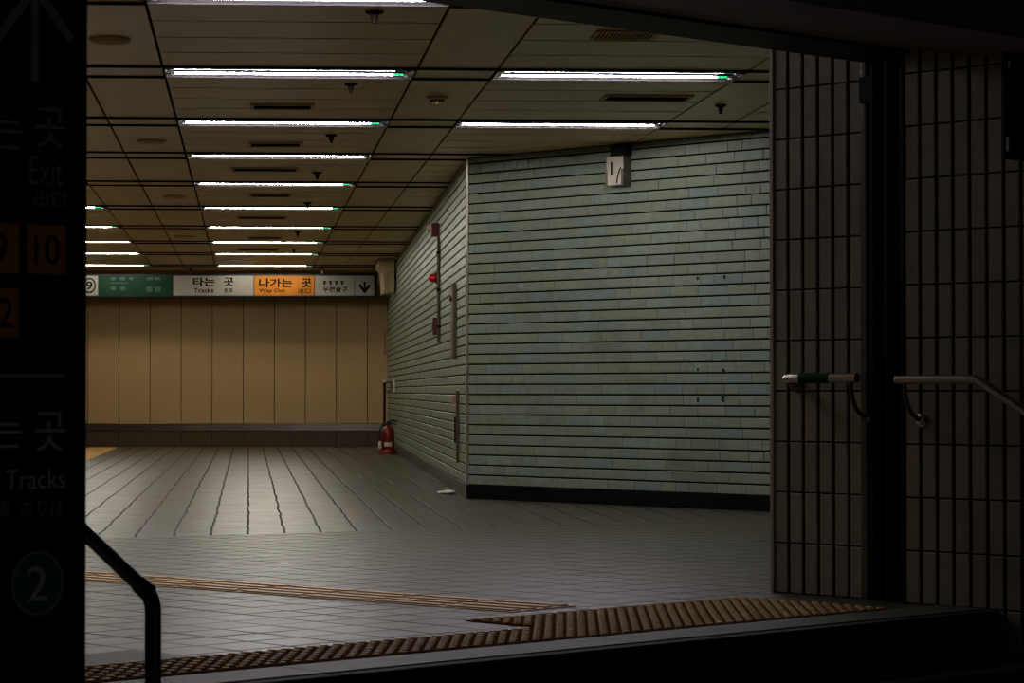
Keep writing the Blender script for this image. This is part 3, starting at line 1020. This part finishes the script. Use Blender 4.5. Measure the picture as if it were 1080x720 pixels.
# tall brown board strip
m_, a, b = sidebox(478.6, 300.5, 377.5, .26, .018, .003)
t = thing('notice_board', (a.x, a.y, b.z), 'tall narrow brown board fixed to the green wall near the metal corner', 'board')
m_.build('board', M['wood'], t)
m_, a, b = sidebox(481.6, 299.5, 378.5, .04, .03, .004); m_.build('side_rail', M['grey_pipe'], t)
m_ = MB(); c = onside(478.8, 315) + sn * .018; m_.lathe(c, [(.02, 0), (.02, .012), (.01, .018)], 12, axis=sn); m_.build('fastener', M['red_dark'], t)
# low pipe with a pinkish tap box
p0 = onside(485.4, 412) + sn * .02; p1 = onside(485.4, 488) + sn * .02
t = thing('pipe', (p1.x, p1.y, p1.z), 'short dark pipe with pinkish fitting low on the green wall by the corner', 'pipe')
m_ = MB(); m_.tube([p0, p1], .014, 10); m_.build('pipe_run', M['grey_pipe'], t, smooth=True)
m_ = MB(); c = onside(482.3, 421.5); m_.box(c - sdir * .06 - ZA * .035, sdir * .12, sn * .04, ZA * .07, bevel=.005); m_.build('fitting', M['pink'], t)
m_ = MB(); c = onside(483.2, 453); m_.box(c - sdir * .03 - ZA * .1, sdir * .06, sn * .03, ZA * .2, bevel=.006); m_.build('sleeve', M['dark_brown'], t)
# switch plate by the extinguisher
m_, a, b = sidebox(416.2, 399.5, 413.5, .30, .02, .004)
t = thing('switch_plate', (a.x, a.y, b.z), 'white plate on the far green wall above the fire extinguisher', 'switch plate')
m_.build('plate', M['white_box'], t)
m_ = MB(); c = (a + b) / 2; m_.box(c - sdir * .05 + sn * .02 - ZA * .03, sdir * .1, sn * .006, ZA * .06, bevel=.002); m_.build('switch', M['sign_white'], t)
# framed notice and small dark box on the beige wall
def onfar(px, py): return onplane(px, py, far_l, wn_)
A = onfar(405, 373.5); B = onfar(410.5, 349)
t = thing('framed_notice', (A.x, A.y, A.z), 'narrow orange-framed notice at the right edge of the beige wall', 'notice')
m_ = MB(); w = B.x - A.x; h = B.z - A.z; o0 = A + wn_ * .001
for (x_, z_, w_, h_) in ((0, 0, w, .022), (0, h - .022, w, .022), (0, .022, .018, h - .044), (w - .018, .022, .018, h - .044)):
    m_.box(o0 + wd * x_ + ZA * z_, wd * w_, wn_ * .02, ZA * h_)
m_.build('frame', M['orange_frame'], t)
m_ = MB(); m_.box(o0 + wd * .018 + ZA * .022, wd * (w - .036), wn_ * .008, ZA * (h - .044)); m_.build('sheet', M['beige'], t)
A = onfar(408.5, 328); B = onfar(412, 316)
t = thing('wall_speaker', (A.x, A.y, A.z), 'small dark box under the cream duct at the edge of the beige wall', 'speaker')
m_ = MB(); m_.box(A + wn_ * .001, wd * .05, wn_ * .06, ZA * (B.z - A.z), bevel=.006); m_.build('housing', M['black'], t)
m_ = MB(); m_.box(A + wn_ * .061 + wd * .008 + ZA * .015, wd * .034, wn_ * .004, ZA * (B.z - A.z - .03)); m_.build('grille', M['rubber'], t)

# fire extinguisher ------------------------------------------------------
base = onz(409.3, 479.0)
if (base - corner).dot(sn) < .13: base = base + sn * (.13 - (base - corner).dot(sn))
t = thing('fire_extinguisher', base, 'red fire extinguisher standing on a red base at the foot of the green wall', 'fire extinguisher')
PX = base.y / F                      # metres per pixel at this distance
m_ = MB(); m_.lathe(base, [(.118, 0), (.118, .022), (.105, .034), (.1, .06), (.092, .06), (.09, .03)], 28); m_.build('stand', M['red'], t, smooth=True)
m_ = MB(); m_.lathe(base + ZA * .03, [(.07, 0), (.08, .012), (.08, .24), (.074, .275), (.055, .305), (.03, .322), (.024, .33)], 28)
cyl = m_.build('cylinder', M['red'], t, smooth=True)
m_ = MB()
for k in range(8):
    a0, a1 = -math.pi * .72 + k * .16, -math.pi * .72 + (k + 1) * .16
    e = lambda a, z: base + Vector((math.cos(a) * .0812, math.sin(a) * .0812, z))
    m_.face([e(a0, .10), e(a1, .10), e(a1, .15), e(a0, .15)])
m_.build('label_patch', M['white_box'], cyl)
m_ = MB(); m_.lathe(base + ZA * .355, [(.026, 0), (.026, .03), (.018, .04), (.018, .06)], 16); m_.build('valve', M['black_metal'], t, smooth=True)
m_ = MB()
m_.tube([base + Vector((0, 0, .40)), base + Vector((.06, -.01, .42)), base + Vector((.125, -.02, .405))], [.012, .012, .008], 8)
m_.tube([base + Vector((0, 0, .375)), base + Vector((.06, -.01, .385)), base + Vector((.11, -.02, .37))], [.010, .010, .007], 8)
m_.build('lever', M['rubber'], t, smooth=True)
m_ = MB()
hp = [base + Vector((-.02, -.01, .38)), base + Vector((-.07, -.02, .37)), base + Vector((-.105, -.02, .30)), base + Vector((-.108, -.02, .2)), base + Vector((-.1, -.03, .10))]
m_.tube(hp, [.012, .012, .012, .012, .016], 8); m_.build('hose', M['rubber'], t, smooth=True)
m_ = MB(); m_.lathe(base + Vector((-.1, -.03, .075)), [(.02, 0), (.024, .01), (.022, .07), (.012, .09)], 12); m_.build('nozzle', M['white_box'], t, smooth=True)
# hooked pole behind it
pb = base + Vector((-.05, .33, 0))
pb = onY(405.5, 470, base.y + .33); pb.z = 0
t = thing('hooked_pole', pb, 'thin dark pole with a looped handle standing behind the fire extinguisher', 'pole')
top = onY(405.3, 401.5, base.y + .33)
m_ = MB(); m_.tube([pb + ZA * .012, Vector((pb.x, pb.y, top.z))], .016, 10); m_.build('shaft', M['dark_brown'], t, smooth=True)
m_ = MB(); c = Vector((pb.x + .045, pb.y, top.z - .075)); pts = []
for k in range(21):
    an = math.pi - 2 * math.pi * k / 20 * .9
    pts.append(c + Vector((math.cos(an) * .045, 0, math.sin(an) * .06)))
m_.tube(pts, .009, 8); m_.build('loop_handle', M['steel_dark'], t, smooth=True)
m_ = MB(); m_.lathe(Vector((pb.x, pb.y, top.z)), [(.018, -.02), (.022, .0), (.016, .014), (.005, .02)], 12); m_.build('knob', M['white_box'], t, smooth=True)
m_ = MB(); m_.lathe(pb, [(.06, 0), (.06, .01), (.022, .02), (.02, .05)], 16); m_.build('foot', M['dark_brown'], t, smooth=True)

# crumpled paper on the floor by the corner
pc = onz(472.5, 521)
bm = bmesh.new()
bmesh.ops.create_icosphere(bm, subdivisions=3, radius=1)
for v in bm.verts:
    h = math.sin(v.co.x * 5 + v.co.y * 3) * .18 + math.cos(v.co.y * 7 - v.co.z * 4) * .14
    v.co = Vector((v.co.x * .062 * (1 + h), v.co.y * .085 * (1 - h * .6), (v.co.z * (1 + h) * .014 + .0165)))
    v.co.z = max(v.co.z, .0005)
for v in bm.verts: v.co += pc
m_ = MB(); m_.addbm(bm)
tag(m_.build('crumpled_paper', M['paper'], origin=pc), 'crumpled scrap of white paper on the floor beside the green wall corner', 'paper')

# ------------------------------------------------------------------ things on the diagonal wall
def onfacet(px, py, off=0.0): return onplane(px, py, corner + fn * off, fn)
fx = fdir
dp = .08
A = onfacet(639, 196.5, dp); B = onfacet(657.5, 163.5, dp)
w = (Vector((B.x, B.y, 0)) - Vector((A.x, A.y, 0))).length; h = B.z - A.z
t = thing('emergency_light', A - fn * dp, 'whitish metal emergency light box high on the diagonal green wall', 'emergency light')
o0 = A - fn * dp
m_ = MB(); m_.box(o0 + fn * .001, fx * w, fn * (dp - .006), ZA * h, bevel=.006); m_.build('housing', M['steel_dark'], t)
m_ = MB(); m_.box(o0 + fn * (dp - .006) + fx * .004 + ZA * .004, fx * (w - .008), fn * .006, ZA * (h - .008), bevel=.004); m_.build('cover', M['white_box'], t)
m_ = MB()
m_.box(o0 + fn * dp + fx * w * .28 + ZA * h * .38, fx * w * .09, fn * .002, ZA * h * .42)
m_.build('slot', M['black'], t)
m_ = MB()
for x_ in (.0, w - .018): m_.box(o0 + fn * dp + fx * x_, fx * .018, fn * .004, ZA * h * .55, bevel=.001)
m_.build('clip', M['chrome'], t)
m_ = MB(); q = (U * 0)
m_.tube([o0 + fn * (dp + .002) + fx * w * .62 + ZA * h * .08, o0 + fn * (dp + .012) + fx * w * .75 + ZA * h * .35, o0 + fn * (dp + .004) + fx * w * .86 + ZA * h * .6], .004, 6)
m_.build('cable', M['black'], t)
m_ = MB(); m_.box(o0 + fn * .001 + fx * w * .1 + ZA * (h + .001), fx * w * .95, fn * dp * .7, ZA * (H - .012 - A.z - h), bevel=.003); m_.build('mount', M['black'], t)

# rusty fixing holes left in the tiles
for i, (px, py, ww, hh, lab) in enumerate((
        (736, 389.5, .018, .022, 'small rusty fixing hole, left of the middle pair on the green tiles'),
        (762.8, 390.5, .03, .03, 'small rusty fixing hole, right of the middle pair on the green tiles'),
        (736.3, 421.5, .022, .04, 'rusty fixing hole with brown run, left of the lowest pair on green tiles'),
        (762.5, 419.5, .03, .07, 'tall rust-stained fixing hole, right of the lowest pair on green tiles'),
        (735.8, 293.5, .02, .03, 'small rusty fixing hole, left of the upper pair on the green tiles'),
        (764.2, 292.0, .022, .032, 'small rusty fixing hole, right of the upper pair on the green tiles'))):
    c = onfacet(px, py)
    m_ = MB(); pts = []; n = 14
    for k in range(n):
        an = 2 * math.pi * k / n; r_ = random.uniform(.75, 1.15)
        pts.append(c + fx * math.cos(an) * ww * r_ / 2 + ZA * math.sin(an) * hh * r_ / 2)
    m_.face([p + fn * .0025 for p in pts])
    for k in range(n):
        a_, b_ = pts[k], pts[(k + 1) % n]
        m_.face([b_ - fn * .004, a_ - fn * .004, a_ + fn * .0025, b_ + fn * .0025])
    tag(m_.build('fixing_hole', M['rust'], origin=c), lab, 'fixing hole', 'rusty fixing holes in the green tiles')

# ------------------------------------------------------------------ shutter guide between the two tiled walls
gb = uv(PIL_U, 5.968)
t = thing('shutter_guide', gb, 'black vertical shutter guide channel between the lit and dark tiled walls', 'shutter guide')
m_ = MB()
m_.box(uv(PIL_U + .10, 5.968), V * .232, U * .05, ZA * 2.033)                 # back of the recess
m_.box(uv(WALL_U - .004, 5.968), V * .012, U * .15, ZA * 2.033)
m_.box(uv(WALL_U + .02, 6.06), V * .014, U * .1, ZA * 2.033)
m_.box(uv(WALL_U + .02, 6.125), V * .014, U * .1, ZA * 2.033)
m_.build('channel', M['black'], t)
m_ = MB(); m_.box(uv(PIL_U - .016, 6.172), V * .026, U * .13, ZA * 2.033, bevel=.004); m_.build('edge_strip', M['steel_dark'], t)
m_ = MB(); m_.box(uv(WALL_U + .03, 6.128), V * .012, U * .02, ZA * 2.033, bevel=.003); m_.build('inner_strip', M['black_metal'], t)
p = onu(914, 108, PIL_U - .03); p2 = onu(914, 80, PIL_U - .03)
m_ = MB(); m_.box(Vector((p.x, p.y, p.z)) - V * .03, V * .07, U * .045, ZA * (p2.z - p.z), bevel=.004)
o = m_.build('stop_block', M['black'], t)
m_ = MB(); m_.box(Vector((p.x, p.y, p.z + .02)) - V * .034, V * .012, U * .03, ZA * (p2.z - p.z - .03), bevel=.003); m_.build('latch', M['steel'], o)

# ------------------------------------------------------------------ handrails
def arc(p, q, r, n=6):            # fillet points are supplied by hand; simple quadratic bend
    return [p.lerp(q, k / n).lerp(q.lerp(r, k / n), k / n) for k in range(n + 1)]
# short rail on the lit wall end
ur = PIL_U - .085
zr = onu(860, 398.5, ur).z
va = onu(827, 399, ur).dot(V); vb = onu(904, 399, ur).dot(V)
t = thing('handrail', uv(ur, va, zr), 'short steel handrail with green sleeve on the lit tiled wall end', 'handrail')
m_ = MB()
pts = [uv(PIL_U - .004, va + .012, zr - .012)] + arc(uv(PIL_U - .03, va + .012, zr - .006), uv(ur, va + .012, zr), uv(ur, va - .05, zr), 6) + [uv(ur, vb, zr)]
m_.tube(pts, .0185, 16); m_.build('rail', M['chrome'], t, smooth=True)
m_ = MB(); va2 = onu(844.5, 399, ur).dot(V); vb2 = onu(876, 399, ur).dot(V)
m_.tube([uv(ur, va2, zr), uv(ur, va2 - .001, zr), uv(ur, vb2 + .001, zr), uv(ur, vb2, zr)], [.0185, .0205, .0205, .0185], 16); m_.build('sleeve', M['green_grip'], t, smooth=True)
m_ = MB(); m_.lathe(uv(PIL_U - .002, va + .012, zr - .016), [(.036, 0), (.036, .006), (.024, .012)], 18, axis=-U); m_.build('wall_flange', M['steel_dark'], t, smooth=True)
vc = onu(897.5, 420, ur).dot(V)
m_ = MB(); m_.tube(arc(uv(ur, vc, zr - .015), uv(ur, vc, zr - .13), uv(PIL_U - .002, vc - .01, zr - .15), 8), .0085, 10); br = m_.build('bracket', M['steel_dark'], t, smooth=True)
m_ = MB(); m_.lathe(uv(PIL_U - .002, vc - .012, zr - .15), [(.02, 0), (.02, .005), (.012, .012)], 16, axis=-U); m_.build('bracket_plate', M['chrome'], br, smooth=True)

# long rail on the dark stair wall
ur = WALL_U - .085
zr = onu(990, 400, ur).z
v0 = onu(945, 402, ur).dot(V); v1 = onu(1031, 399, ur).dot(V)
pe = onu(1080, 433, ur)
sl_ = (pe.z - zr) / (pe.dot(V) - v1)
t = thing('handrail', uv(ur, v0, zr), 'long steel handrail bending down along the dark tiled stair wall', 'handrail')
vE = 3.6
m_ = MB()
pts = [uv(ur, v0, zr), uv(ur, v0 - .01, zr)] + arc(uv(ur, v1 + .02, zr), uv(ur, v1, zr), uv(ur, v1 - .02, zr - sl_ * .02), 4) + [uv(ur, vE, zr + sl_ * (vE - v1))]
m_.tube(pts, .0165, 16); m_.build('rail', M['steel'], t, smooth=True)
for i, vc in enumerate((v0 - .04, onu(1081, 470, ur).dot(V) - .02, 4.35)):
    zz = zr if vc > v1 else zr + sl_ * (vc - v1)
    m_ = MB(); m_.tube(arc(uv(ur, vc, zz - .014), uv(ur, vc, zz - .13), uv(WALL_U - .002, vc - .012, zz - .15), 8), .0085, 10)
    br = m_.build('bracket', M['steel_dark'], t, smooth=True)
    m_ = MB(); m_.lathe(uv(WALL_U - .002, vc - .014, zz - .15), [(.026, 0), (.026, .005), (.012, .012)], 16, axis=-U); m_.build('bracket_plate', M['chrome'], br, smooth=True)

# free-standing rail at left, with a bent end post
dpost = 5.8
pp = ORG + ray(161.5, 640) * dpost
un, vn = pp.dot(U), pp.dot(V)
kst = int((NOSE_V - vn) // RUN) + 1
zt = -RISE * kst
ztop = (ORG + ray(161.5, 632) * dpost).z
pe = onu(92, 566, un)
d_ = Vector((pe.x - pp.x, pe.y - pp.y, 0)); 
slope = (pe.z - ztop) / (pe.dot(V) - vn)
t = thing('handrail', uv(un, vn, zt), 'dark steel handrail with bent end post beside the black totem', 'handrail')
m_ = MB()
far_v = min(vn + 0.95, NOSE_V - 0.06)
r_ = .0185
top_ = uv(un, vn, ztop)
pts = [uv(un, vn, zt + .002), uv(un, vn, ztop - .035)] + arc(uv(un, vn, ztop - .03), top_ + ZA * .003, uv(un, vn + .03, ztop + slope * .03 + .005), 6)
m_.tube(pts, r_, 18)
m_.build('post', M['rail_dark'], t, smooth=True)
m_ = MB()
a_ = uv(un, vn + .04, ztop + slope * .04 + .005)
m_.tube([a_, uv(un, far_v, ztop + slope * (far_v - vn) + .005)], r_ * .97, 18)
m_.tube([uv(un, vn + .018, ztop + slope * .018 + .005), uv(un, vn + .05, ztop + slope * .05 + .005)], r_ * 1.12, 18)
m_.build('rail', M['rail_dark'], t, smooth=True)
kf = int((NOSE_V - (far_v - .03)) // RUN) + 1
zf = -RISE * max(0, kf) if far_v - .03 < NOSE_V else 0.0
m_ = MB(); m_.tube([uv(un, far_v - .03, zf + .002), uv(un, far_v - .03, ztop + slope * (far_v - .03 - vn))], r_, 16); m_.build('post', M['rail_dark'], t, smooth=True)
m_ = MB(); m_.lathe(uv(un, vn, zt), [(.05, 0), (.05, .008), (.024, .016)], 18); m_.build('foot_plate', M['rail_dark'], t, smooth=True)

# ------------------------------------------------------------------ black wayfinding totem at left
def totem():
    dist = 4.6
    R = ORG + ray(91.8, 412) * dist
    s = (rt * math.cos(math.radians(37)) + Vector((fw.x, fw.y, 0)).normalized() * math.sin(math.radians(37))).normalized()
    n = Vector((s.y, -s.x, 0))               # facing the camera side
    if n.dot(ORG - R) < 0: n = -n
    zb = -RISE * NST
    wdt, th = .62, .10
    R0_ = Vector((R.x, R.y, 0))
    t = thing('totem_sign', R0_ - s * wdt / 2 + ZA * zb, 'tall black wayfinding totem with exit and track lettering beside the bent handrail', 'sign')
    m_ = MB(); m_.box(R0_ - s * wdt + ZA * (zb + .03), s * wdt, -n * th, ZA * 2.55, bevel=.004); m_.build('panel', M['sign_black'], t)
    m_ = MB(); m_.box(R0_ - s * (wdt + .02) + ZA * zb + n * .02, s * (wdt + .01), -n * (th + .04), ZA * .03, bevel=.004); m_.build('base', M['black_metal'], t)
    def at(px, py, o_=0.0): return onplane(px, py, R0_ + n * o_, n)
    def tx(nm, st, mat, x, y, x2, y2, par=t, bold=0.0, o_=.0006):
        a = at(x, y2, o_); b = at(x2, y, o_)
        return text(nm, st, M[mat], par, a, s, ZA, b.z - a.z, (Vector((b.x - a.x, b.y - a.y, 0))).length, bold=bold, ext=.0012)
    def bar(m__, p, q, w_, o_=0.0):
        dd = (q - p).normalized(); nn = dd.cross(n).normalized()
        m__.box(p - nn * w_ / 2, q - p, nn * w_, n * .0015)
    w_ = (at(40, 50) - at(32, 50)).length
    m_ = MB()
    bar(m_, at(36.5, 86), at(36.5, -14), w_)
    bar(m_, at(75.5, 42), at(35, -14), w_ * 1.1)
    bar(m_, at(-4, 42), at(38, -14), w_ * 1.1)
    m_.build('arrow', M['letter_grey'], t)
    tx('lettering', '나가는', 'letter_grey', -78, 115, 23.5, 153, bold=.004)
    tx('lettering', '곳', 'letter_grey', 36.5, 115, 69, 155, bold=.004)
    tx('lettering', 'Exit', 'letter_grey', 31, 166, 66, 194, bold=.0)
    tx('lettering', '出口', 'letter_grey', 36, 202, 69, 218)
    def square(x, y, x2, y2, st, tx0, ty0, tx1, ty1):
        a = at(x, y2); b = at(x2, y); m__ = MB()
        m__.box(a, Vector((b.x - a.x, b.y - a.y, 0)), n * .0018, ZA * (b.z - a.z))
        q = m__.build('number_plate', M['orange_sq'], t)
        tx('lettering', st, 'letter_black', tx0, ty0, tx1, ty1, par=q, bold=.004, o_=.002)
    square(-21, 236, 19.6, 287, '9', -10, 246, 8, 278)
    square(28.4, 238, 69, 288.5, '10', 36, 248, 63, 279)
    square(-21, 304, 19.6, 355, '12', -14, 314, 14, 345)
    m_ = MB(); a = at(-70, 397.6); b = at(68.5, 394); m_.box(a, Vector((b.x - a.x, b.y - a.y, 0)), n * .0015, ZA * (b.z - a.z)); m_.build('divider', M['letter_grey'], t)
    tx('lettering', '타는', 'letter', -50, 434, 23.5, 474, bold=.004)
    tx('lettering', '곳', 'letter', 36, 434, 68.5, 476, bold=.004)
    tx('lettering', 'Tracks', 'letter', 5.5, 494, 68.5, 516)
    tx('lettering', '乘車', 'letter_grey', -24, 527, 11, 547)
    tx('lettering', 'のりば', 'letter_grey', 22, 526, 67.5, 544)
    # line number disc
    c = at(39.3, 614.8); r = (at(66.5, 614.8) - c).length
    rz = (at(39.3, 580.5).z - c.z)
    def ring(r0, r1, o_, nm, mat, par):
        m__ = MB()
        for k in range(48):
            a0, a1 = 2 * math.pi * k / 48, 2 * math.pi * (k + 1) / 48
            e = lambda a, q: c + s * r * q * math.cos(a) + ZA * rz * q * math.sin(a) + n * o_
            if r0 > 0: m__.face([e(a0, r0), e(a0, r1), e(a1, r1), e(a1, r0)])
            else: m__.face([c + n * o_, e(a0, r1), e(a1, r1)])
            m__.face([e(a0, r1), e(a0, r1) - n * o_, e(a1, r1) - n * o_, e(a1, r1)])
        return m__.build(nm, M[mat], par)
    dsc = ring(0, .97, .0015, 'line_disc', 'teal', t)
    ring(.92, 1.0, .0022, 'ring', 'letter_grey', dsc)
    tx('lettering', '2', 'letter', 29, 596, 49.5, 634, par=dsc, o_=.0022)
totem()

# ------------------------------------------------------------------ black sign box at top right
p = ORG + ray(1056.5, 110) * 8.55
ub, vb = p.dot(U), p.dot(V)
z0 = (ORG + ray(1056.5, 168) * 8.55).z; z1 = (ORG + ray(1056.5, 53) * 8.55).z
t = thing('sign_box', uv(ub, vb, z1), 'black sign box hanging by the stair wall above the long sloping handrail', 'sign box')
m_ = MB(); m_.box(uv(ub, vb, z0), V * -.62, U * .12, ZA * (z1 - z0), bevel=.006); m_.build('case', M['sign_black'], t)
m_ = MB()
for (px, ya, yb) in ((1063.5, 63, 71.5), (1062, 144, 160)):
    a = onu(px, yb, ub - .004); b = onu(px, ya, ub - .004)
    m_ = MB(); m_.box(a - U * .003, V * -.012, U * .008, ZA * (b.z - a.z), bevel=.002); m_.build('clip', M['chrome'], t)
m_ = MB()
for q in (.12, .5):
    c = uv(ub + .06, vb - q, z1 - .004)
    ztop_ = 2.045 - min(SLV, 5.93 - (vb - q)) * sl
    m_.tube([c, Vector((c.x, c.y, max(ztop_ + .01, z1 + .02)))], .012, 10)
m_.build('hanger', M['black_metal'], t)

# ------------------------------------------------------------------ world and colour management
w = bpy.data.worlds.new('world'); SC.world = w; w.use_nodes = True
bg = w.node_tree.nodes['Background']
bg.inputs[0].default_value = (0.95, 0.92, 1.0, 1); bg.inputs[1].default_value = 0.019
SC.view_settings.view_transform = 'Standard'
SC.view_settings.look = 'None'
SC.view_settings.exposure = 0.3
SC.view_settings.gamma = 1.0
SC.view_settings.use_curve_mapping = False
SC.cycles.use_denoising = True
SC.cycles.filter_width = 1.15
